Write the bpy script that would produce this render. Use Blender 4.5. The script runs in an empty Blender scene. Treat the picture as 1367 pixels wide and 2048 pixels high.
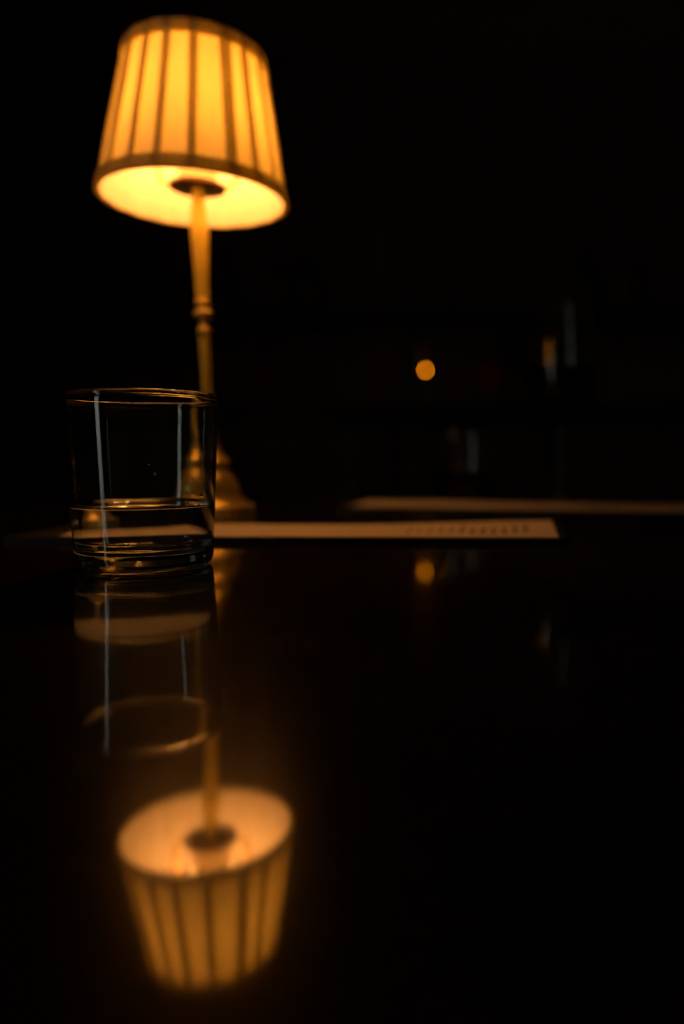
import bpy, bmesh, math, random
from mathutils import Vector, Matrix

random.seed(7)
scene = bpy.context.scene
COL = scene.collection
PI = math.pi
T = 0.75                      # height of the table top above the floor
CM = 0.01

# ------------------------------------------------------------------ camera
cam_d = bpy.data.cameras.new('camera')
cam = bpy.data.objects.new('camera', cam_d)
COL.objects.link(cam)
cam_d.sensor_fit = 'VERTICAL'
cam_d.sensor_height = 36.0
cam_d.sensor_width = 24.0
cam_d.lens = 36.0 * 1400 / 2048
cam_d.clip_start = 0.01
PITCH = math.radians(-4.45)
ROLL = math.radians(-0.3)
cam.location = (0, 0, T + 0.059)
cam.rotation_euler = (Matrix.Rotation(PI / 2 + PITCH, 4, 'X') @ Matrix.Rotation(ROLL, 4, 'Z')).to_euler()
cam_d.dof.use_dof = True
cam_d.dof.focus_distance = 0.368
cam_d.dof.aperture_fstop = 2.1
scene.camera = cam

# ------------------------------------------------------------------ world: dim overcast dusk outside the windows
world = bpy.data.worlds.new('world')
scene.world = world
world.use_nodes = True
bgn = world.node_tree.nodes['Background']
bgn.inputs['Color'].default_value = (0.95, 0.93, 0.84, 1)
bgn.inputs['Strength'].default_value = 2.1

# ------------------------------------------------------------------ exposure / sampling quality
scene.view_settings.view_transform = 'Standard'
scene.view_settings.look = 'None'
scene.view_settings.exposure = 0.0
scene.view_settings.gamma = 1.0
scene.view_settings.use_curve_mapping = False
scene.cycles.max_bounces = 18
scene.cycles.diffuse_bounces = 5
scene.cycles.glossy_bounces = 8
scene.cycles.transmission_bounces = 16
scene.cycles.transparent_max_bounces = 16
scene.cycles.sample_clamp_indirect = 20.0
scene.cycles.blur_glossy = 0.3
scene.cycles.use_denoising = True

BULB_COLOR = (1.0, 0.385, 0.075)
BULB_POWER = 70.0
FLAME_POWER = 25.0


# ================================================================== materials
def new_mat(name):
    m = bpy.data.materials.new(name)
    m.use_nodes = True
    nt = m.node_tree
    for n in list(nt.nodes):
        nt.nodes.remove(n)
    out = nt.nodes.new('ShaderNodeOutputMaterial')
    return m, nt, out


def node(nt, kind, **kw):
    n = nt.nodes.new(kind)
    for k, v in kw.items():
        if k in n.inputs:
            n.inputs[k].default_value = v
        else:
            setattr(n, k, v)
    return n


def principled(name, color, rough=0.5, metal=0.0, noise=0.0, nscale=40.0, bump=0.0, stretch=(1, 1, 1),
               coat=0.0, coat_rough=0.03, spec=0.5, second=None):
    m, nt, out = new_mat(name)
    p = node(nt, 'ShaderNodeBsdfPrincipled')
    p.inputs['Roughness'].default_value = rough
    p.inputs['Metallic'].default_value = metal
    p.inputs['Specular IOR Level'].default_value = spec
    p.inputs['Coat Weight'].default_value = coat
    p.inputs['Coat Roughness'].default_value = coat_rough
    tc = node(nt, 'ShaderNodeTexCoord')
    mp = node(nt, 'ShaderNodeMapping')
    mp.inputs['Scale'].default_value = stretch
    nt.links.new(tc.outputs['Object'], mp.inputs['Vector'])
    nz = node(nt, 'ShaderNodeTexNoise')
    nz.inputs['Scale'].default_value = nscale
    nz.inputs['Detail'].default_value = 5
    nt.links.new(mp.outputs['Vector'], nz.inputs['Vector'])
    mix = node(nt, 'ShaderNodeMix', data_type='RGBA')
    c2 = second or tuple(c * (1 - noise) for c in color)
    mix.inputs[6].default_value = (*color, 1)
    mix.inputs[7].default_value = (*c2, 1)
    nt.links.new(nz.outputs['Fac'], mix.inputs[0])
    nt.links.new(mix.outputs[2], p.inputs['Base Color'])
    if bump:
        b = node(nt, 'ShaderNodeBump')
        b.inputs['Strength'].default_value = bump
        b.inputs['Distance'].default_value = 0.001
        nt.links.new(nz.outputs['Fac'], b.inputs['Height'])
        nt.links.new(b.outputs['Normal'], p.inputs['Normal'])
    nt.links.new(p.outputs['BSDF'], out.inputs['Surface'])
    return m


def glass_mat(name, color=(1, 1, 1), ior=1.5, rough=0.0, absorb=None):
    m, nt, out = new_mat(name)
    g = node(nt, 'ShaderNodeBsdfGlass')
    g.inputs['Color'].default_value = (*color, 1)
    g.inputs['IOR'].default_value = ior
    g.inputs['Roughness'].default_value = rough
    nt.links.new(g.outputs['BSDF'], out.inputs['Surface'])
    if absorb:
        v = node(nt, 'ShaderNodeVolumeAbsorption')
        v.inputs['Color'].default_value = (*absorb[0], 1)
        v.inputs['Density'].default_value = absorb[1]
        nt.links.new(v.outputs['Volume'], out.inputs['Volume'])
    return m


def emit_mat(name, color, strength):
    m, nt, out = new_mat(name)
    e = node(nt, 'ShaderNodeEmission')
    e.inputs['Color'].default_value = (*color, 1)
    e.inputs['Strength'].default_value = strength
    nt.links.new(e.outputs['Emission'], out.inputs['Surface'])
    return m


def cloth_mat(name, refl, trans, wscale=900.0):
    """thin cloth: part reflected, part let through, with a fine weave"""
    m, nt, out = new_mat(name)
    d = node(nt, 'ShaderNodeBsdfDiffuse')
    t = node(nt, 'ShaderNodeBsdfTranslucent')
    tc = node(nt, 'ShaderNodeTexCoord')
    mp = node(nt, 'ShaderNodeMapping')
    mp.inputs['Scale'].default_value = (1, 1, 0.12)
    nz = node(nt, 'ShaderNodeTexNoise')
    nz.inputs['Scale'].default_value = wscale * 0.2
    nz.inputs['Detail'].default_value = 4
    nt.links.new(tc.outputs['Object'], mp.inputs['Vector'])
    nt.links.new(mp.outputs['Vector'], nz.inputs['Vector'])
    for sh, c in ((d, refl), (t, trans)):
        mx = node(nt, 'ShaderNodeMix', data_type='RGBA')
        mx.inputs[6].default_value = (*[x * 1.12 for x in c], 1)
        mx.inputs[7].default_value = (*[x * 0.86 for x in c], 1)
        nt.links.new(nz.outputs['Fac'], mx.inputs[0])
        nt.links.new(mx.outputs[2], sh.inputs['Color'])
    a = node(nt, 'ShaderNodeAddShader')
    nt.links.new(d.outputs['BSDF'], a.inputs[0])
    nt.links.new(t.outputs['BSDF'], a.inputs[1])
    nt.links.new(a.outputs['Shader'], out.inputs['Surface'])
    return m


def math_node(nt, op, a, b=None):
    n = node(nt, 'ShaderNodeMath', operation=op)
    for i, v in enumerate((a, b)):
        if v is None:
            continue
        if isinstance(v, (int, float)):
            n.inputs[i].default_value = v
        else:
            nt.links.new(v, n.inputs[i])
    return n.outputs[0]


def paper_mat(name, blocks, lines):
    """warm white menu paper; printed lines run across the sheet as unreadable small type"""
    m, nt, out = new_mat(name)
    p = node(nt, 'ShaderNodeBsdfPrincipled')
    p.inputs['Roughness'].default_value = 0.75
    p.inputs['Specular IOR Level'].default_value = 0.25
    uv = node(nt, 'ShaderNodeUVMap')
    sx = node(nt, 'ShaderNodeSeparateXYZ')
    nt.links.new(uv.outputs['UV'], sx.inputs[0])
    u, v = sx.outputs[0], sx.outputs[1]
    ul = math_node(nt, 'MULTIPLY', u, lines)
    stripe = math_node(nt, 'LESS_THAN', math_node(nt, 'FRACT', ul), 0.42)
    cell = math_node(nt, 'FLOOR', ul)
    wn = node(nt, 'ShaderNodeTexWhiteNoise', noise_dimensions='1D')
    nt.links.new(cell, wn.inputs['W'])
    end = math_node(nt, 'ADD', math_node(nt, 'MULTIPLY', wn.outputs['Value'], 0.35), 0.5)
    start = math_node(nt, 'MULTIPLY', wn.outputs['Value'], 0.12)
    start = math_node(nt, 'ADD', start, 0.14)
    within = math_node(nt, 'MULTIPLY', math_node(nt, 'LESS_THAN', v, end), math_node(nt, 'GREATER_THAN', v, start))
    cmb = node(nt, 'ShaderNodeCombineXYZ')
    nt.links.new(cell, cmb.inputs[0])
    nt.links.new(math_node(nt, 'MULTIPLY', v, 55.0), cmb.inputs[1])
    nz = node(nt, 'ShaderNodeTexNoise')
    nz.inputs['Scale'].default_value = 1.0
    nt.links.new(cmb.outputs[0], nz.inputs['Vector'])
    word = math_node(nt, 'GREATER_THAN', nz.outputs['Fac'], 0.44)
    blk = None
    for (a, b, k) in blocks:
        q = math_node(nt, 'MULTIPLY', math_node(nt, 'GREATER_THAN', u, a), math_node(nt, 'LESS_THAN', u, b))
        q = math_node(nt, 'MULTIPLY', q, k)
        blk = q if blk is None else math_node(nt, 'ADD', blk, q)
    mask = math_node(nt, 'MULTIPLY', math_node(nt, 'MULTIPLY', stripe, within), math_node(nt, 'MULTIPLY', word, blk))
    mx = node(nt, 'ShaderNodeMix', data_type='RGBA')
    mx.inputs[6].default_value = (0.90, 0.80, 0.72, 1)
    mx.inputs[7].default_value = (0.12, 0.09, 0.08, 1)
    nt.links.new(mask, mx.inputs[0])
    nt.links.new(mx.outputs[2], p.inputs['Base Color'])
    nt.links.new(p.outputs['BSDF'], out.inputs['Surface'])
    return m


def table_mat():
    """dark lacquered wood: near-black red-brown grain under a clear gloss coat"""
    m, nt, out = new_mat('lacquered_wood')
    p = node(nt, 'ShaderNodeBsdfPrincipled')
    tc = node(nt, 'ShaderNodeTexCoord')
    mp = node(nt, 'ShaderNodeMapping')
    mp.inputs['Scale'].default_value = (2.0, 26.0, 2.0)
    nz = node(nt, 'ShaderNodeTexNoise')
    nz.inputs['Scale'].default_value = 5.0
    nz.inputs['Detail'].default_value = 7
    nt.links.new(tc.outputs['Object'], mp.inputs['Vector'])
    nt.links.new(mp.outputs['Vector'], nz.inputs['Vector'])
    mx = node(nt, 'ShaderNodeMix', data_type='RGBA')
    mx.inputs[6].default_value = (0.020, 0.0075, 0.005, 1)
    mx.inputs[7].default_value = (0.034, 0.012, 0.007, 1)
    nt.links.new(nz.outputs['Fac'], mx.inputs[0])
    nt.links.new(mx.outputs[2], p.inputs['Base Color'])
    p.inputs['Roughness'].default_value = 0.24
    p.inputs['Specular IOR Level'].default_value = 0.10
    p.inputs['Coat Weight'].default_value = 1.0
    p.inputs['Coat IOR'].default_value = 2.0
    p.inputs['Coat Roughness'].default_value = 0.04
    fine = node(nt, 'ShaderNodeTexNoise')
    fine.inputs['Scale'].default_value = 900.0
    fine.inputs['Detail'].default_value = 2
    nt.links.new(tc.outputs['Object'], fine.inputs['Vector'])
    b = node(nt, 'ShaderNodeBump')
    b.inputs['Strength'].default_value = 0.02
    b.inputs['Distance'].default_value = 0.0003
    nt.links.new(fine.outputs['Fac'], b.inputs['Height'])
    nt.links.new(b.outputs['Normal'], p.inputs['Coat Normal'])
    nt.links.new(p.outputs['BSDF'], out.inputs['Surface'])
    return m


def pane_mat():
    m, nt, out = new_mat('window_glass')
    g = node(nt, 'ShaderNodeBsdfGlossy')
    g.inputs['Roughness'].default_value = 0.02
    t = node(nt, 'ShaderNodeBsdfTransparent')
    t.inputs['Color'].default_value = (0.92, 0.95, 0.94, 1)
    x = node(nt, 'ShaderNodeMixShader')
    x.inputs[0].default_value = 0.06
    nt.links.new(t.outputs[0], x.inputs[1])
    nt.links.new(g.outputs[0], x.inputs[2])
    nt.links.new(x.outputs[0], out.inputs['Surface'])
    return m


M_TABLE = table_mat()
M_DARKWOOD = principled('dark_wood', (0.035, 0.016, 0.010), 0.45, noise=0.5, nscale=6, stretch=(1, 1, 14), bump=0.1)
M_CHAIRWOOD = principled('bentwood_varnish', (0.10, 0.040, 0.022), 0.35, noise=0.4, nscale=20, stretch=(1, 1, 8))
M_WALL = principled('wall_paint', (0.30, 0.22, 0.18), 0.9, noise=0.2, nscale=12, bump=0.1)
M_PANEL = principled('panelling_wood', (0.22, 0.12, 0.085), 0.5, noise=0.4, nscale=5, stretch=(6, 6, 1))
M_FLOOR = principled('floor_wood', (0.03, 0.018, 0.012), 0.5, noise=0.5, nscale=4, stretch=(12, 1, 1))
M_CEIL = principled('ceiling_paint', (0.35, 0.31, 0.27), 0.9, noise=0.15, nscale=10)
M_BRASS = principled('brass', (0.92, 0.72, 0.19), 0.37, metal=0.65, noise=0.12, nscale=120)
M_BRASS_SATIN = principled('satin_brass', (0.96, 0.77, 0.10), 0.45, metal=0.30, noise=0.12, nscale=120)
M_BRONZE = principled('dark_bronze', (0.26, 0.15, 0.07), 0.5, metal=0.6, noise=0.3, nscale=80)
M_SCREW = principled('blackened_screw', (0.04, 0.03, 0.02), 0.5, metal=0.6)
M_WIRE = principled('brass_wire', (0.75, 0.46, 0.14), 0.35, metal=1.0)
M_SLEEVE = principled('cream_sleeve', (0.80, 0.66, 0.42), 0.6, noise=0.1)
M_CLOTH = cloth_mat('pleated_cloth', (0.67, 0.61, 0.58), (0.205, 0.167, 0.060))
M_TRIM = cloth_mat('trim_ribbon', (0.44, 0.42, 0.26), (0.44, 0.42, 0.22), 1500)
M_PLEAT = cloth_mat('pleat_cloth', (0.52, 0.47, 0.36), (0.20, 0.185, 0.085))
M_BULB = emit_mat('glowing_bulb', BULB_COLOR, BULB_POWER)
M_GLASS = glass_mat('clear_glass', (0.97, 0.985, 0.975), 1.5)
M_WATER = glass_mat('water', (0.99, 0.99, 0.99), 1.333)
M_DROP = glass_mat('water_drop', (0.99, 0.99, 0.99), 1.333)
M_WINE = glass_mat('red_wine', (0.25, 0.02, 0.025), 1.34, absorb=((0.35, 0.02, 0.02), 60))
M_DRINK = glass_mat('dark_drink', (0.30, 0.13, 0.06), 1.34, absorb=((0.4, 0.15, 0.05), 40))
M_LEATHER = principled('black_leather', (0.012, 0.009, 0.008), 0.55, noise=0.3, nscale=300, bump=0.3)
M_PAPER = paper_mat('printed_menu_paper', [(0.10, 0.16, 0.22), (0.385, 0.43, 0.16), (0.685, 0.80, 0.42), (0.80, 0.945, 0.7)], 46)
M_PAPER2 = paper_mat('printed_menu_paper_far', [(0.12, 0.55, 0.2), (0.62, 0.9, 0.2)], 46)
M_WAX = principled('wax', (0.42, 0.30, 0.16), 0.5, noise=0.1)
M_WICK = principled('wick', (0.02, 0.015, 0.01), 0.9)
M_FLAME = emit_mat('candle_flame', (1.0, 0.27, 0.004), FLAME_POWER)
M_REDGLASS = principled('red_bottle_glass', (0.16, 0.018, 0.014), 0.12, spec=0.5)
M_GREENGLASS = principled('green_bottle_glass', (0.020, 0.035, 0.014), 0.12, spec=0.5)
M_LABEL = principled('red_label', (0.45, 0.05, 0.03), 0.7, noise=0.3)
M_LABELCREAM = principled('cream_label', (0.40, 0.26, 0.14), 0.7, noise=0.3)
M_CAPFOIL = principled('foil_cap', (0.25, 0.10, 0.05), 0.4, metal=0.7)
M_PANE = pane_mat()


# ================================================================== helpers
def add_obj(name, me, mat, parent=None, smooth=True, loc=None, rot=None):
    o = bpy.data.objects.new(name, me)
    COL.objects.link(o)
    if mat:
        me.materials.append(mat)
    if smooth:
        for p in me.polygons:
            p.use_smooth = True
    if parent:
        o.parent = parent
    if loc is not None:
        o.location = loc
    if rot is not None:
        o.rotation_euler = rot
    return o


def obj(name, bm, mat, parent=None, smooth=True, loc=None, rot=None):
    me = bpy.data.meshes.new(name)
    bmesh.ops.recalc_face_normals(bm, faces=bm.faces)
    bm.to_mesh(me)
    bm.free()
    return add_obj(name, me, mat, parent, smooth, loc, rot)


def thing(name, label, cat, loc=(0, 0, 0), rot=(0, 0, 0), group=None):
    o = bpy.data.objects.new(name, None)
    o.empty_display_size = 0.02
    COL.objects.link(o)
    o.location = loc
    o.rotation_euler = rot
    return tag(o, label, cat, group)


def tag(o, label, cat, group=None):
    o['label'] = label
    o['category'] = cat
    if group:
        o['group'] = group
    return o


def struct(o, label=None):
    o['kind'] = 'structure'
    if label:
        o['label'] = label
    return o


def smooth_profile(pts, n=4):
    """Catmull-Rom through (r, z) points; a point given as (r, z, 1) is a corner"""
    out = []
    segs = []
    cur = [pts[0]]
    for p in pts[1:]:
        cur.append(p)
        if len(p) > 2:
            segs.append(cur)
            cur = [p]
    if len(cur) > 1:
        segs.append(cur)
    for s in segs:
        q = [Vector((p[0], p[1])) for p in s]
        q = [q[0] * 2 - q[1]] + q + [q[-1] * 2 - q[-2]]
        for i in range(1, len(q) - 2):
            for k in range(n):
                t = k / n
                a, b, c, d = q[i - 1], q[i], q[i + 1], q[i + 2]
                v = 0.5 * ((2 * b) + (c - a) * t + (2 * a - 5 * b + 4 * c - d) * t * t + (3 * b - a - 3 * c + d) * t ** 3)
                out.append((max(v.x, 0.0), v.y))
        out.append((s[-1][0], s[-1][1]))
    clean = []
    for p in out:
        if not clean or (abs(p[0] - clean[-1][0]) + abs(p[1] - clean[-1][1])) > 1e-6:
            clean.append(p)
    return clean


def lathe(profile, segs=64, scale=CM):
    """closed body of revolution from (r, z) in centimetres; r = 0 ends make poles"""
    bm = bmesh.new()
    rings = []
    for (r, z) in profile:
        if r < 1e-5:
            rings.append([bm.verts.new((0, 0, z * scale))])
        else:
            rings.append([bm.verts.new((r * scale * math.cos(2 * PI * i / segs), r * scale * math.sin(2 * PI * i / segs), z * scale))
                          for i in range(segs)])
    for a, b in zip(rings, rings[1:]):
        for i in range(segs):
            j = (i + 1) % segs
            if len(a) == 1 and len(b) == 1:
                continue
            if len(a) == 1:
                bm.faces.new((a[0], b[i], b[j]))
            elif len(b) == 1:
                bm.faces.new((a[i], b[0], a[j]))
            else:
                bm.faces.new((a[i], b[i], b[j], a[j]))
    return bm


def lathe_closed(profile, segs=64, scale=CM):
    """ring-shaped body: the profile itself closes on its start"""
    bm = bmesh.new()
    rings = [[bm.verts.new((r * scale * math.cos(2 * PI * i / segs), r * scale * math.sin(2 * PI * i / segs), z * scale))
              for i in range(segs)] for (r, z) in profile]
    n = len(rings)
    for k in range(n):
        a, b = rings[k], rings[(k + 1) % n]
        for i in range(segs):
            j = (i + 1) % segs
            bm.faces.new((a[i], b[i], b[j], a[j]))
    return bm


def box(bm, c, s, bevel=0.0, rotz=0.0):
    m = Matrix.Translation(c) @ Matrix.Rotation(rotz, 4, 'Z') @ Matrix.Diagonal((*s, 1))
    r = bmesh.ops.create_cube(bm, size=1, matrix=m)
    if bevel:
        es = list({e for v in r['verts'] for e in v.link_edges})
        bmesh.ops.bevel(bm, geom=es, offset=bevel, segments=2, affect='EDGES', profile=0.7)
    return bm


def box_obj(name, c, s, mat, parent=None, bevel=0.0):
    return obj(name, box(bmesh.new(), c, s, bevel), mat, parent, smooth=False)


def tube(points, radius, segs=10, closed=False):
    """round bar along a list of points"""
    bm = bmesh.new()
    pts = [Vector(p) for p in points]
    n = len(pts)
    rings = []
    ref = None
    for i, p in enumerate(pts):
        if closed:
            d = (pts[(i + 1) % n] - pts[i - 1]).normalized()
        else:
            d = (pts[min(i + 1, n - 1)] - pts[max(i - 1, 0)]).normalized()
        if ref is None:
            ref = d.orthogonal().normalized()
        ref = (ref - d * ref.dot(d)).normalized()
        w = d.cross(ref)
        r = radius[i] if isinstance(radius, (list, tuple)) else radius
        rings.append([bm.verts.new(p + (ref * math.cos(2 * PI * k / segs) + w * math.sin(2 * PI * k / segs)) * r) for k in range(segs)])
    rng = range(n if closed else n - 1)
    for i in rng:
        a, b = rings[i], rings[(i + 1) % n]
        for k in range(segs):
            j = (k + 1) % segs
            bm.faces.new((a[k], a[j], b[j], b[k]))
    if not closed:
        bm.faces.new(rings[0][::-1])
        bm.faces.new(rings[-1])
    return bm


def arc(c, r, a0, a1, n, plane='XZ'):
    res = []
    for i in range(n + 1):
        a = a0 + (a1 - a0) * i / n
        u, v = r * math.cos(a), r * math.sin(a)
        res.append((c[0] + u, c[1], c[2] + v) if plane == 'XZ' else (c[0] + u, c[1] + v, c[2]))
    return res


def copy_tree(o, parent=None):
    c = o.copy()
    COL.objects.link(c)
    if parent:
        c.parent = parent
    for ch in list(o.children):
        copy_tree(ch, c)
    return c


# ================================================================== room shell
X0, X1, Y0, Y1, ZC = -2.2, 2.6, -2.6, 3.3, 2.9
TH = 0.12


def wall_with_gap(name, axis, at, a0, a1, gaps, sign):
    """wall on x = at or y = at from a0 to a1, with openings (g0, g1, z0, z1)"""
    bm = bmesh.new()
    cuts = sorted(gaps)
    pos = a0

    def slab(u0, u1, z0, z1):
        if u1 - u0 < 1e-4 or z1 - z0 < 1e-4:
            return
        if axis == 'x':
            box(bm, (at + sign * TH / 2, (u0 + u1) / 2, (z0 + z1) / 2), (TH, u1 - u0, z1 - z0))
        else:
            box(bm, ((u0 + u1) / 2, at + sign * TH / 2, (z0 + z1) / 2), (u1 - u0, TH, z1 - z0))
    for (g0, g1, z0, z1) in cuts:
        slab(pos, g0, 0, ZC)
        slab(g0, g1, 0, z0)
        slab(g0, g1, z1, ZC)
        pos = g1
    slab(pos, a1, 0, ZC)
    return struct(obj(name, bm, M_WALL, smooth=False))


WIN = {
    'window_1': ('x', X0, -1, (-1.60, -1.22, 0.46, 2.2)),
}
struct(box_obj('floor', ((X0 + X1) / 2, (Y0 + Y1) / 2, -0.05), (X1 - X0 + 0.3, Y1 - Y0 + 0.3, 0.1), M_FLOOR))
struct(box_obj('ceiling', ((X0 + X1) / 2, (Y0 + Y1) / 2, ZC + 0.05), (X1 - X0 + 0.3, Y1 - Y0 + 0.3, 0.1), M_CEIL))
wall_with_gap('wall_left', 'x', X0, Y0 - TH, Y1 + TH, [WIN['window_1'][3]], -1)
wall_with_gap('wall_right', 'x', X1, Y0 - TH, Y1 + TH, [], 1)
wall_with_gap('wall_rear', 'y', Y0, X0, X1, [], -1)
back = wall_with_gap('wall_back', 'y', Y1, X0, X1, [], 1)
for nm, (axis, at, sg, (g0, g1, z0, z1)) in WIN.items():
    fw = 0.035
    bm = bmesh.new()

    def fb(u, z, su, sz):
        if axis == 'x':
            box(bm, (at + sg * 0.05, u, z), (0.06, su, sz), 0.004)
        else:
            box(bm, (u, at + sg * 0.05, z), (su, 0.06, sz), 0.004)
    fb(g0 + fw / 2, (z0 + z1) / 2, fw, z1 - z0)
    fb(g1 - fw / 2, (z0 + z1) / 2, fw, z1 - z0)
    fb((g0 + g1) / 2, z0 + fw / 2, g1 - g0 - 2 * fw, fw)
    fb((g0 + g1) / 2, z1 - fw / 2, g1 - g0 - 2 * fw, fw)
    f = struct(obj(nm, bm, M_DARKWOOD, smooth=False))
    if axis == 'x':
        box_obj('pane', (at + sg * 0.05, (g0 + g1) / 2, (z0 + z1) / 2), (0.004, g1 - g0 - 2 * fw, z1 - z0 - 2 * fw), M_PANE, f)
    else:
        box_obj('pane', ((g0 + g1) / 2, at + sg * 0.05, (z0 + z1) / 2), (g1 - g0 - 2 * fw, 0.004, z1 - z0 - 2 * fw), M_PANE, f)
struct(box_obj('baseboard_back', ((X0 + X1) / 2, Y1 - 0.012, 0.06), (X1 - X0, 0.024, 0.12), M_DARKWOOD, bevel=0.004))
# raised wall panels behind the back bar, each one a board of its own
for i in range(8):
    x = X0 + 0.32 + i * 0.59
    box_obj('panel', (x, Y1 - 0.012, 1.95), (0.53, 0.024, 1.35), M_PANEL, back, 0.008)

# ================================================================== the polished table
table = thing('bar_table', 'dark polished wooden table that mirrors the lit lamp', 'table', (0.05, 0.40, 0))
box_obj('tabletop', (0, 0, T - 0.02), (2.3, 1.46, 0.04), M_TABLE, table, 0.004)
bm = bmesh.new()
for sx in (-1, 1):
    box(bm, (sx * 1.0, 0, T - 0.085), (0.025, 1.2, 0.09))
for sy in (-1, 1):
    box(bm, (0, sy * 0.6, T - 0.085), (2.0, 0.025, 0.09))
obj('apron', bm, M_DARKWOOD, table, smooth=False)
for sx in (-1, 1):
    for sy in (-1, 1):
        bm = bmesh.new()
        box(bm, (sx * 1.0, sy * 0.6, (T - 0.04) / 2), (0.07, 0.07, T - 0.04), 0.006)
        obj('leg', bm, M_DARKWOOD, table, smooth=False)

# ================================================================== tumblers
GS = 1.02


def tumbler_profiles():
    h = 9.35
    outer = [(0, 0.16), (2.2, 0.14), (2.75, 0.06), (3.05, 0.0), (3.35, 0.05), (3.56, 0.22), (3.66, 0.5), (3.70, 1.2), (3.80, 3.2), (3.99, 7.2), (4.07, 8.85)]
    rim = [(4.12, 9.02), (4.165, 9.17), (4.13, 9.31), (4.02, 9.36), (3.89, 9.32), (3.83, 9.18)]
    inner = [(3.85, 8.95), (3.78, 7.2), (3.57, 3.2), (3.46, 1.75), (3.36, 1.35), (3.1, 1.12), (2.5, 1.05), (0, 1.08)]
    return [(r * GS, z) for r, z in smooth_profile(outer + rim + inner, 5)]


def inner_r(z):
    pts = [(3.10, 1.12), (3.36, 1.35), (3.46, 1.75), (3.57, 3.2), (3.78, 7.2), (3.85, 8.95)]
    for (r0, z0), (r1, z1) in zip(pts, pts[1:]):
        if z0 <= z <= z1:
            return (r0 + (r1 - r0) * (z - z0) / (z1 - z0)) * GS
    return pts[-1][0] * GS


def drink_profile(level, men=0.10):
    ov = 0.012
    pr = [(0, 1.08 - ov), (2.5 * GS, 1.05 - ov), (3.1 * GS + ov * .5, 1.12 - ov), (3.36 * GS + ov, 1.35 - ov * .5), (3.46 * GS + ov, 1.75)]
    pr.append((inner_r((1.75 + level) / 2) + ov, (1.75 + level) / 2))
    pr.append((inner_r(level + men) + ov, level + men, 1))
    ri = inner_r(level)
    pr += [(ri - 0.06, level + men * 0.45), (ri - 0.16, level + men * 0.12), (ri - 0.32, level), (ri - 0.8, level - 0.005), (0, level - 0.005)]
    return smooth_profile(pr, 4)


GX, GY = -0.1098, 0.388
tum = tag(obj('tumbler', lathe(tumbler_profiles(), 128), M_GLASS, loc=(GX, GY, T)),
          'clear glass tumbler two fifths full of water, nearest the camera in front of the lamp', 'glass', 'straight-sided tumblers on the table')
# beads of water clinging to the inside wall above the waterline
for (ang, z, r) in ((-40, 3.72, 0.085), (-22, 3.95, 0.11), (-15, 4.3, 0.06), (95, 4.95, 0.08), (62, 3.9, 0.07), (-70, 5.6, 0.035), (40, 5.2, 0.04), (-130, 4.4, 0.035)):
    bm = bmesh.new()
    bmesh.ops.create_icosphere(bm, subdivisions=3, radius=r * CM)
    a = math.radians(ang)
    rr = (inner_r(z) - r * 0.35) * CM
    obj('droplet', bm, M_DROP, tum, loc=(rr * math.cos(a), rr * math.sin(a), z * CM))
WATER_Z = 3.40
wat = tag(obj('water', lathe(drink_profile(WATER_Z), 128), M_WATER, loc=(GX, GY, T)),
          'still clear water filling the lower part of the nearest tumbler', 'water')

tum2 = tag(add_obj('tumbler', tum.data, None, None, False, (0.157, 0.905, T)),
           'dim clear tumbler holding a dark drink, left of the wine glass', 'glass', 'straight-sided tumblers on the table')
tag(obj('drink', lathe(drink_profile(3.6), 96), M_DRINK, loc=(0.157, 0.905, T)),
    'dark drink in the dim tumbler left of the wine glass', 'drink')

# ================================================================== wine glass with red wine
wg_out = [(0, 0.28), (1.2, 0.20), (2.6, 0.08), (3.5, 0.0), (3.75, 0.06), (3.7, 0.16), (2.6, 0.32), (1.2, 0.62), (0.6, 1.2), (0.42, 2.4), (0.36, 6.0), (0.40, 9.2),
          (0.75, 10.3), (2.0, 11.3), (3.5, 12.7), (4.5, 14.7), (4.75, 16.8), (4.5, 19.4), (4.0, 22.4), (3.4, 25.5)]
wg_in = [(3.30, 25.58), (3.23, 25.5), (3.88, 22.4), (4.38, 19.4), (4.63, 16.8), (4.38, 14.7), (3.38, 12.85), (1.9, 11.5), (0.8, 10.85), (0, 10.7)]
WX, WY = 0.279, 0.90
tag(obj('wine_glass', lathe(smooth_profile(wg_out + wg_in, 5), 96), M_GLASS, loc=(WX, WY, T)),
    'tall stemmed wine glass with dark red wine at the back right', 'glass')
wine = [(0, 10.69), (0.8, 10.84), (1.91, 11.49), (3.39, 12.84), (4.39, 14.7), (4.64, 16.9, 1), (4.4, 16.82), (3.6, 16.8), (0, 16.8)]
tag(obj('red_wine', lathe(smooth_profile(wine, 4), 96), M_WINE, loc=(WX, WY, T)), 'dark red wine inside the tall stemmed glass', 'wine')

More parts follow.
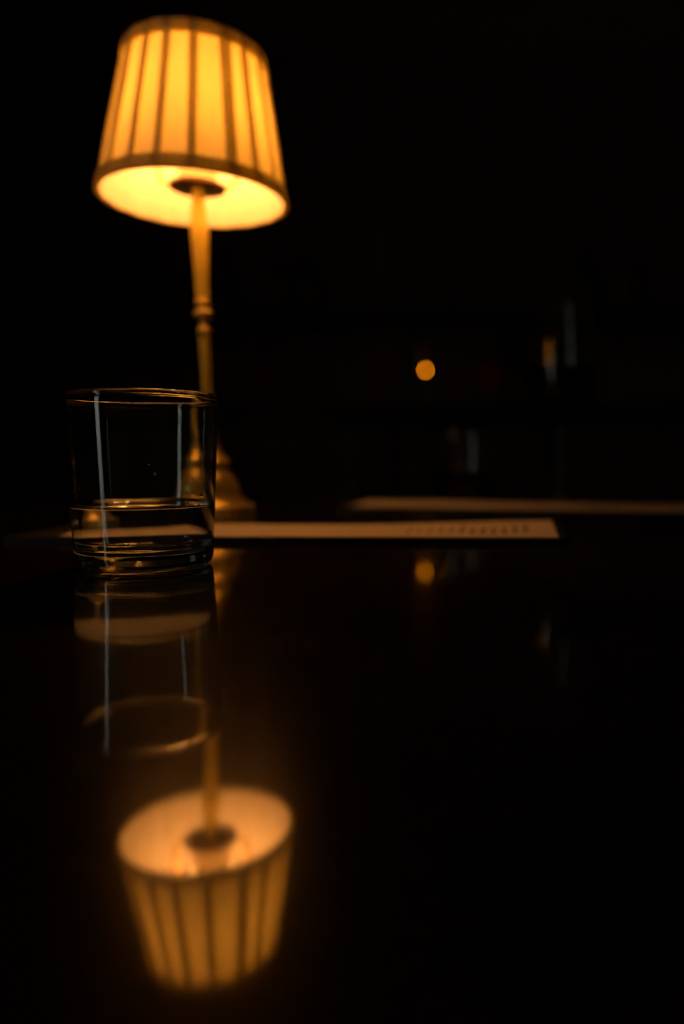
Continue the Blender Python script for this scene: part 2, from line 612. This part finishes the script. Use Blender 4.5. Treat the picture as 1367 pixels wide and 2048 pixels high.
# ================================================================== menu boards and sheets
def quad_sheet(name, corners, z0, thick, zfun, mat, nu=40, nv=10, edge=0.0):
    """thin sheet with near-left, near-right, far-right, far-left corners (cm), a wavy height and a real thickness"""
    nl, nr, fr, fl = [Vector((x * CM, y * CM)) for x, y in corners]
    c = (nl + nr + fr + fl) / 4
    bm = bmesh.new()
    uvl = bm.loops.layers.uv.new('UVMap')
    top, bot = [], []
    for i in range(nu + 1):
        u = i / nu
        for lst, dz in ((top, thick), (bot, 0)):
            col = []
            for j in range(nv + 1):
                v = j / nv
                p = (nl * (1 - u) + nr * u) * (1 - v) + (fl * (1 - u) + fr * u) * v
                col.append(bm.verts.new((p.x - c.x, p.y - c.y, (zfun(u, v) + dz) * CM)))
            lst.append(col)
    def f(vs, uvs):
        fc = bm.faces.new(vs)
        for l, q in zip(fc.loops, uvs):
            l[uvl].uv = q
    for i in range(nu):
        for j in range(nv):
            uv = [(i / nu, j / nv), ((i + 1) / nu, j / nv), ((i + 1) / nu, (j + 1) / nv), (i / nu, (j + 1) / nv)]
            f((top[i][j], top[i + 1][j], top[i + 1][j + 1], top[i][j + 1]), uv)
            f((bot[i][j], bot[i][j + 1], bot[i + 1][j + 1], bot[i + 1][j]), [(0, 0)] * 4)
    for i in range(nu):
        f((bot[i][0], bot[i + 1][0], top[i + 1][0], top[i][0]), [(0, 0)] * 4)
        f((top[i][nv], top[i + 1][nv], bot[i + 1][nv], bot[i][nv]), [(0, 0)] * 4)
    for j in range(nv):
        f((top[0][j], top[0][j + 1], bot[0][j + 1], bot[0][j]), [(0, 0)] * 4)
        f((bot[nu][j], bot[nu][j + 1], top[nu][j + 1], top[nu][j]), [(0, 0)] * 4)
    return obj(name, bm, mat, smooth=False, loc=(c.x, c.y, T + z0 * CM))


def board(corners, thick, label):
    nl, nr, fr, fl = [Vector((x * CM, y * CM, 0)) for x, y in corners]
    c = (nl + nr + fr + fl) / 4
    bm = bmesh.new()
    lo = [bm.verts.new(p - c) for p in (nl, nr, fr, fl)]
    hi = [bm.verts.new(p - c + Vector((0, 0, thick * CM))) for p in (nl, nr, fr, fl)]
    bm.faces.new(lo[::-1])
    bm.faces.new(hi)
    for i in range(4):
        bm.faces.new((lo[i], lo[(i + 1) % 4], hi[(i + 1) % 4], hi[i]))
    bmesh.ops.bevel(bm, geom=list(bm.edges), offset=0.0006, segments=2, affect='EDGES')
    return tag(obj('menu_board', bm, M_LEATHER, smooth=False, loc=(c.x, c.y, T)), label, 'menu board', 'menu boards on the table')


def wave(u, v):
    z = 0.012 + 0.10 * v * (0.5 + 0.5 * math.cos((u - 0.98) * 2 * PI / 0.86)) + 0.22 * v * max(0.0, (u - 0.62) / 0.38) ** 1.0 * 0.8
    return z + 0.10 * v * max(0.0, (0.4 - u) / 0.4)


board([(-24.0, 49.4), (15.2, 46.7), (18.2, 57.3), (-22.5, 57.4)], 0.43, 'black menu board under the nearer sheet, in front of the lamp')
tag(quad_sheet('menu_sheet', [(-20.0, 49.25), (14.55, 46.75), (17.0, 56.6), (-19.6, 57.0)], 0.43, 0.03, wave, M_PAPER),
    'long warm-lit printed menu sheet between tumbler and lamp', 'menu', 'menu sheets on the table')
board([(-0.5, 80.5), (38.5, 66.0), (42.0, 75.6), (2.6, 85.6)], 0.35, 'black menu board under the farther sheet, in front of the wine glass')
tag(quad_sheet('menu_sheet', [(0.6, 80.6), (38.0, 67.0), (41.2, 75.2), (3.0, 85.0)], 0.35, 0.03,
               lambda u, v: 0.012 + 0.25 * v * v + 0.05 * v * (0.5 + 0.5 * math.sin(u * 7)), M_PAPER2),
    'dim blurred menu sheet beyond, in front of the wine glass', 'menu', 'menu sheets on the table')

# ================================================================== the table lamp
LX, LY = -0.1150, 0.62
LEAN = math.radians(-1.45)               # the stem leans a little to the left
lamp = thing('table_lamp', 'lit brass table lamp with a cream pleated shade', 'lamp', (LX, LY, T))
base = [(0, 0), (3.55, 0), (3.75, 0.12), (3.78, 0.4), (3.78, 1.45), (3.70, 1.75), (3.45, 1.86, 1), (3.30, 1.88), (3.18, 1.95),
        (2.95, 2.15), (2.68, 2.5), (2.52, 2.9), (2.44, 3.4), (2.25, 3.9), (1.95, 4.35), (1.62, 4.75), (1.46, 5.0, 1), (1.42, 5.2), (1.46, 5.42), (1.62, 5.55), (1.64, 5.66, 1),
        (1.40, 5.88), (1.12, 6.22), (0.88, 6.6), (0.68, 7.05), (0.56, 7.5), (0.50, 7.8, 1), (0.62, 7.86), (0.66, 8.05), (0.62, 8.25), (0.48, 8.3, 1), (0, 8.32)]
obj('base', lathe(smooth_profile(base, 4), 96), M_BRASS, lamp)

stem_piv = (0, 0, 0.0)


def lean_rot():
    return (0, LEAN, 0)


stem = [(0, 8.25), (0.47, 8.25), (0.45, 10), (0.43, 13), (0.46, 16.2), (0.46, 16.6, 1), (0.46, 16.62), (0, 16.64)]
obj('lower_stem', lathe(smooth_profile(stem, 3), 48), M_BRASS_SATIN, lamp, rot=lean_rot())
coll = [(0, 16.5), (0.44, 16.5), (0.58, 16.72), (0.60, 16.95), (0.50, 17.2), (0.42, 17.4, 1), (0.44, 17.7), (0.62, 17.95), (0.82, 18.15), (0.86, 18.38), (0.80, 18.62),
        (0.56, 18.75, 1), (0.44, 18.9), (0.56, 19.05), (0.69, 19.25), (0.66, 19.45), (0.54, 19.6), (0, 19.62)]
obj('collar', lathe(smooth_profile(coll, 4), 64), M_BRASS, lamp, rot=lean_rot())
ustem = [(0, 19.5), (0.53, 19.5), (0.56, 20.5), (0.64, 22.5), (0.75, 24.8), (0.76, 25.6), (0.66, 26.9), (0.54, 28.0), (0.50, 28.6), (0.50, 29.2), (0, 29.2)]
obj('upper_stem', lathe(smooth_profile(ustem, 4), 64), M_BRASS_SATIN, lamp, rot=lean_rot())

# head of the lamp: stands where the leaning stem ends
HX = math.sin(LEAN) * 0.291
head_loc = Vector((HX, 0, 0.2890))
NOD = math.radians(2.3)                   # and nods a little towards the viewer
TILT = math.radians(2.4)                  # the shade sits slightly askew
disc = obj('socket_plate', lathe(smooth_profile([(0, 0), (2.25, 0), (2.34, 0.05), (2.34, 0.2), (2.2, 0.26), (0, 0.26)], 2), 64), M_BRONZE, lamp,
           loc=head_loc, rot=(NOD, TILT, 0))
for s in (-1, 1):
    bm = lathe([(0, -0.12), (0.22, -0.12), (0.28, -0.06), (0.28, 0.02), (0, 0.02)], 20)
    obj('screw', bm, M_SCREW, disc, loc=(s * 0.0095, -0.004, 0))
obj('socket_sleeve', lathe(smooth_profile([(0, 0.2), (1.60, 0.2), (1.64, 0.3), (1.64, 2.9), (1.5, 3.02), (0, 3.02)], 2), 48), M_SLEEVE, lamp, loc=head_loc, rot=(NOD, TILT, 0))
obj('bulb', lathe(smooth_profile([(0, 3.0), (1.35, 3.05), (1.85, 3.25), (2.2, 3.75), (2.3, 4.4), (2.15, 5.2), (1.6, 5.95), (0.8, 6.3), (0, 6.4)], 4), 40), M_BULB, lamp, loc=head_loc, rot=(NOD, TILT, 0))
pts = []
for s in (-1, 1):
    side = [(s * 0.0225, 0, 0.003), (s * 0.0262, 0, 0.0030), (s * 0.0300, 0, 0.0045), (s * 0.0325, 0, 0.0085), (s * 0.0333, 0, 0.014), (s * 0.0333, 0, 0.05), (s * 0.030, 0, 0.075), (s * 0.022, 0, 0.094), (s * 0.010, 0, 0.1015), (0, 0, 0.1025)]
    pts += side if s < 0 else side[::-1][1:]
obj('harp', tube([tuple(p) for p in pts], 0.0017, 10), M_WIRE, lamp, loc=head_loc, rot=(NOD, TILT, 0))

# shade: pleated cloth, three layers thick at every fold, ribbon trims at both rims
SH_B = Vector((-0.0108, 0, 0.2795))       # centre of the bottom rim in lamp coordinates
R_B, R_T, SH_H = 0.0772, 0.0556, 0.1145
NP = 18


def cone_sheet(a0, a1, na, dr, nv=14, bulge=0.0, widen=0.0):
    """piece of the conical shade between two angles, dr metres proud of the cloth"""
    bm = bmesh.new()
    rows = []
    full = abs(a1 - a0 - 2 * PI) < 1e-6
    for j in range(nv + 1):
        t = j / nv
        r0 = R_B + (R_T - R_B) * t
        row = []
        for i in range(na if full else na + 1):
            u = i / na
            a = a0 + (a1 - a0) * u + (u - 0.5) * (a1 - a0) * widen * t
            r = r0 + dr + bulge * math.sin(PI * u) * (1 + 0.6 * math.sin(PI * t))
            if full:
                k = (a / (2 * PI / NP) + 0.5) % 1.0
                r += 0.0011 * math.cos(2 * PI * (k - 0.5))     # the cloth dips a little between the pleats
            row.append(bm.verts.new((r * math.cos(a), r * math.sin(a), SH_H * t)))
        rows.append(row)
    n = len(rows[0])
    for j in range(nv):
        for i in range(n if full else n - 1):
            k = (i + 1) % n
            bm.faces.new((rows[j][i], rows[j][k], rows[j + 1][k], rows[j + 1][i]))
    return bm


shade = obj('lamp_shade', cone_sheet(0, 2 * PI, 180, 0.0), M_CLOTH, lamp, True, SH_B, (NOD, TILT, 0))
jit = random.Random(3)
FRONT = math.radians(281)
pleats = [(-54.5, 3.8), (-37.2, 4.6), (-20.0, 4.8), (-0.5, 4.8), (22.8, 7.0), (39.4, 5.2), (58.0, 4.6)]
pleats += [(79.0 + 19.9 * k + jit.uniform(-1.5, 1.5), 4.8 + jit.uniform(-0.6, 1.2)) for k in range(12)]
for (am, w) in pleats:
    am, w = FRONT + math.radians(am), math.radians(w)
    bm = cone_sheet(am - w / 2, am + w / 2, 6, 0.0018, bulge=0.0009, widen=0.45)
    obj('pleat', bm, M_PLEAT, shade)


def trim_ring(name, r0, r1, z0, z1, out):
    sl = [(r0 - 0.06, z0), (r0 + out, z0 - 0.03), (r0 + out + 0.04, z0 + 0.1), (r1 + out + 0.04, z1 - 0.1), (r1 + out, z1), (r1 + out - 0.08, z1 - 0.02), (r0 + out - 0.08, z0 + 0.12), (r0 - 0.06, z0 + 0.10)]
    return obj(name, lathe_closed(sl, 96), M_TRIM, shade)


slope = (R_T - R_B) / SH_H
trim_ring('bottom_trim', R_B * 100, R_B * 100 + slope * 1.02, -0.02, 1.0, 0.36)
trim_ring('top_trim', R_T * 100 - slope * 0.95, R_T * 100, SH_H * 100 - 0.93, SH_H * 100 + 0.04, 0.36)
for (r, z, h) in ((R_B * 100 + 0.40, -0.02, 1.0), (R_T * 100 + 0.42, SH_H * 100 - 0.93, 0.95)):
    bm = bmesh.new()
    box(bm, (0, 0, h / 2 * CM), (0.0022, 0.010, h * CM), 0.0006)
    a = math.radians(186)
    obj('trim_seam', bm, M_TRIM, shade, smooth=False, loc=(r * CM * math.cos(a), r * CM * math.sin(a), z * CM), rot=(0, 0, a))
# carrier ring and spokes that hang the shade on the harp
bm = tube([((R_T - 0.0012) * math.cos(2 * PI * i / 48), (R_T - 0.0012) * math.sin(2 * PI * i / 48), 0) for i in range(48)], 0.0011, 8, True)
ring = obj('carrier_ring', bm, M_WIRE, shade, loc=(0, 0, SH_H - 0.004))
for k in range(3):
    a = k * 2 * PI / 3 + 0.5
    obj('spoke', tube([(0.004 * math.cos(a), 0.004 * math.sin(a), -0.001), ((R_T - 0.001) * math.cos(a), (R_T - 0.001) * math.sin(a), 0)], 0.0011, 8), M_WIRE, ring)
obj('finial', lathe(smooth_profile([(0, -0.3), (0.35, -0.3), (0.5, 0.0), (0.35, 0.35), (0.2, 0.5), (0, 0.6)], 3), 20), M_BRASS, ring, loc=(0, 0, 0))

# ================================================================== back bar with candle and bottles
BB_TOP = T + 0.25
BY0, BY1 = 2.58, 3.255
bar = thing('back_bar', 'long dark wooden back bar cabinet against the far wall', 'cabinet', (0.2, (BY0 + BY1) / 2, 0))
box_obj('countertop', (0, 0, BB_TOP - 0.02), (3.6, BY1 - BY0, 0.04), M_DARKWOOD, bar, 0.006)
box_obj('body', (0, 0.02, (BB_TOP - 0.04 + 0.08) / 2), (3.5, BY1 - BY0 - 0.08, BB_TOP - 0.04 - 0.08), M_DARKWOOD, bar, 0.004)
box_obj('plinth', (0, 0.04, 0.04), (3.4, BY1 - BY0 - 0.16, 0.08), M_DARKWOOD, bar)
for k in range(6):
    d = box_obj('door', (-1.45 + k * 0.58, -(BY1 - BY0) / 2 + 0.05, 0.53), (0.54, 0.02, 0.78), M_PANEL, bar, 0.006)
    bm = bmesh.new()
    bmesh.ops.create_uvsphere(bm, u_segments=16, v_segments=10, radius=0.013)
    obj('knob', bm, M_BRASS_SATIN, d, loc=(-1.45 + k * 0.58 + (0.22 if k % 2 == 0 else -0.22), -(BY1 - BY0) / 2 + 0.03, 0.62))
SHZ = T + 0.68
shelf = thing('wall_shelf', 'dark wooden shelf on the far wall above the back bar', 'shelf', (0.2, 3.16, SHZ))
box_obj('board', (0, 0, -0.014), (3.4, 0.235, 0.028), M_DARKWOOD, shelf, 0.004)
for k in range(4):
    bm = bmesh.new()
    box(bm, (-1.5 + k, 0.06, -0.07), (0.02, 0.11, 0.085))
    obj('bracket', bm, M_DARKWOOD, shelf, smooth=False)

# candle in a tall hurricane glass
CX, CY = 0.325, 2.74
candle = thing('candle', 'burning candle, a small orange light on the back bar', 'candle', (CX, CY, BB_TOP + 0.006))
obj('wax', lathe(smooth_profile([(0, 0), (2.1, 0), (2.2, 0.1), (2.2, 12.0), (2.0, 12.25), (1.2, 12.05), (0, 11.95)], 3), 40), M_WAX, candle)
obj('wick', tube([(0, 0, 0.118), (0.0004, 0, 0.129)], 0.0007, 8), M_WICK, candle)
obj('flame', lathe(smooth_profile([(0, 12.75), (0.26, 12.95), (0.38, 13.4), (0.30, 13.95), (0.14, 14.4), (0, 14.75)], 4), 20), M_FLAME, candle)
obj('dish', lathe(smooth_profile([(0, -0.6), (3.2, -0.6), (3.6, -0.45), (4.4, 0.25), (4.5, 0.45), (4.35, 0.42), (3.4, -0.1), (0, -0.05)], 3), 40), M_BRASS_SATIN, candle)
taper = thing('taper_candle', 'slim pale unlit candle standing just behind the burning one', 'candle', (CX + 0.002, CY + 0.13, BB_TOP))
obj('wax', lathe(smooth_profile([(0, 1.5), (1.15, 1.5), (1.15, 2.0), (1.0, 25.0), (0.8, 26.6), (0.3, 27.2), (0, 27.3)], 3), 28), M_WAX, taper)
obj('wick', tube([(0, 0, 0.272), (0.0003, 0, 0.28)], 0.0007, 8), M_WICK, taper)
obj('holder', lathe(smooth_profile([(0, 0), (3.0, 0), (3.2, 0.2), (2.4, 0.5), (1.5, 0.8), (1.4, 1.6), (1.5, 2.6), (1.3, 2.7), (1.18, 2.5), (1.18, 1.5), (0, 1.45)], 3), 32), M_BRASS_SATIN, taper)


def bottle(loc, glassmat, labelmat, label, h=30, r=3.7, group='bottles along the far wall'):
    b = thing('bottle', label, 'bottle', loc, group=group)
    p = [(0, 0.4), (r * 0.7, 0.2), (r * 0.92, 0), (r, 0.5), (r, h * 0.58), (r * 0.93, h * 0.64), (r * 0.55, h * 0.72), (1.45, h * 0.78), (1.35, h * 0.93), (1.6, h * 0.94), (1.6, h * 0.965), (1.3, h * 0.97), (0, h * 0.97)]
    obj('body', lathe(smooth_profile(p, 3), 32), glassmat, b)
    obj('label', lathe_closed([(r + 0.01, h * 0.16), (r + 0.06, h * 0.16), (r + 0.06, h * 0.5), (r + 0.01, h * 0.5)], 32), labelmat, b)
    obj('cap', lathe([(0, h * 0.965), (1.55, h * 0.965), (1.6, h * 0.975), (1.55, h * 1.0), (0, h * 1.005)], 20), M_CAPFOIL, b)
    return b


bottle((-0.315, 2.80, BB_TOP), M_REDGLASS, M_LABEL, 'slim red bottle on the back bar, left of the candle', 34, 2.6)
bottle((0.60, 2.78, BB_TOP), M_REDGLASS, M_LABEL, 'squat dark red bottle on the back bar, right of the candle, left of its neighbour', 30, 4.8)
bottle((0.715, 2.90, BB_TOP), M_GREENGLASS, M_LABELCREAM, 'green bottle with cream label on the back bar behind the squat red one', 31, 3.6)
bottle((-0.29, 3.15, SHZ), M_REDGLASS, M_LABEL, 'wide red bottle on the wall shelf right of the lampshade', 30, 5.2)
bottle((-0.155, 3.16, SHZ), M_GREENGLASS, M_LABELCREAM, 'green bottle on the wall shelf beside the wide red one', 31, 3.8)
bottle((1.25, 3.14, SHZ), M_REDGLASS, M_LABEL, 'red bottle on the wall shelf at far right', 31, 4.4)
bottle((1.06, 3.16, SHZ), M_GREENGLASS, M_LABELCREAM, 'green bottle on the wall shelf left of the rightmost red one', 30, 3.7)

# ================================================================== chair across the table
ch = thing('dining_chair', 'dark bentwood chair with a curved back across the table', 'chair', (-0.13, 1.50, 0))
obj('seat', lathe(smooth_profile([(0, 44.0), (18.5, 44.0), (19.8, 44.6), (20.0, 45.4), (19.6, 46.2), (18.5, 46.6), (0, 46.3)], 3), 48), M_CHAIRWOOD, ch)
for (x, y) in ((-0.135, -0.135), (0.135, -0.135), (-0.125, 0.135), (0.125, 0.135)):
    obj('leg', tube([(x, y, 0.445), (x * 1.12, y * 1.12, 0.22), (x * 1.3, y * 1.3, 0.0)], [0.017, 0.0155, 0.013], 14), M_CHAIRWOOD, ch)
bp = [(-0.165, 0.10, 0.455), (-0.172, 0.145, 0.60), (-0.165, 0.175, 0.74)]
for i in range(13):
    a = PI - PI * i / 12
    bp.append((0.165 * math.cos(a), 0.185 + 0.03 * math.sin(a), 0.78 + 0.125 * math.sin(a)))
bp += [(0.165, 0.175, 0.74), (0.172, 0.145, 0.60), (0.165, 0.10, 0.455)]
obj('backrest', tube(bp, 0.0155, 14), M_CHAIRWOOD, ch)
ip = [(-0.095, 0.13, 0.455), (-0.10, 0.155, 0.60)]
for i in range(11):
    a = PI - PI * i / 10
    ip.append((0.095 * math.cos(a), 0.18 + 0.02 * math.sin(a), 0.72 + 0.095 * math.sin(a)))
ip += [(0.10, 0.155, 0.60), (0.095, 0.13, 0.455)]
obj('back_hoop', tube(ip, 0.011, 12), M_CHAIRWOOD, ch)
obj('leg_ring', tube([(0.158 * math.cos(2 * PI * i / 40), 0.158 * math.sin(2 * PI * i / 40), 0.24) for i in range(40)], 0.009, 10, True), M_CHAIRWOOD, ch)
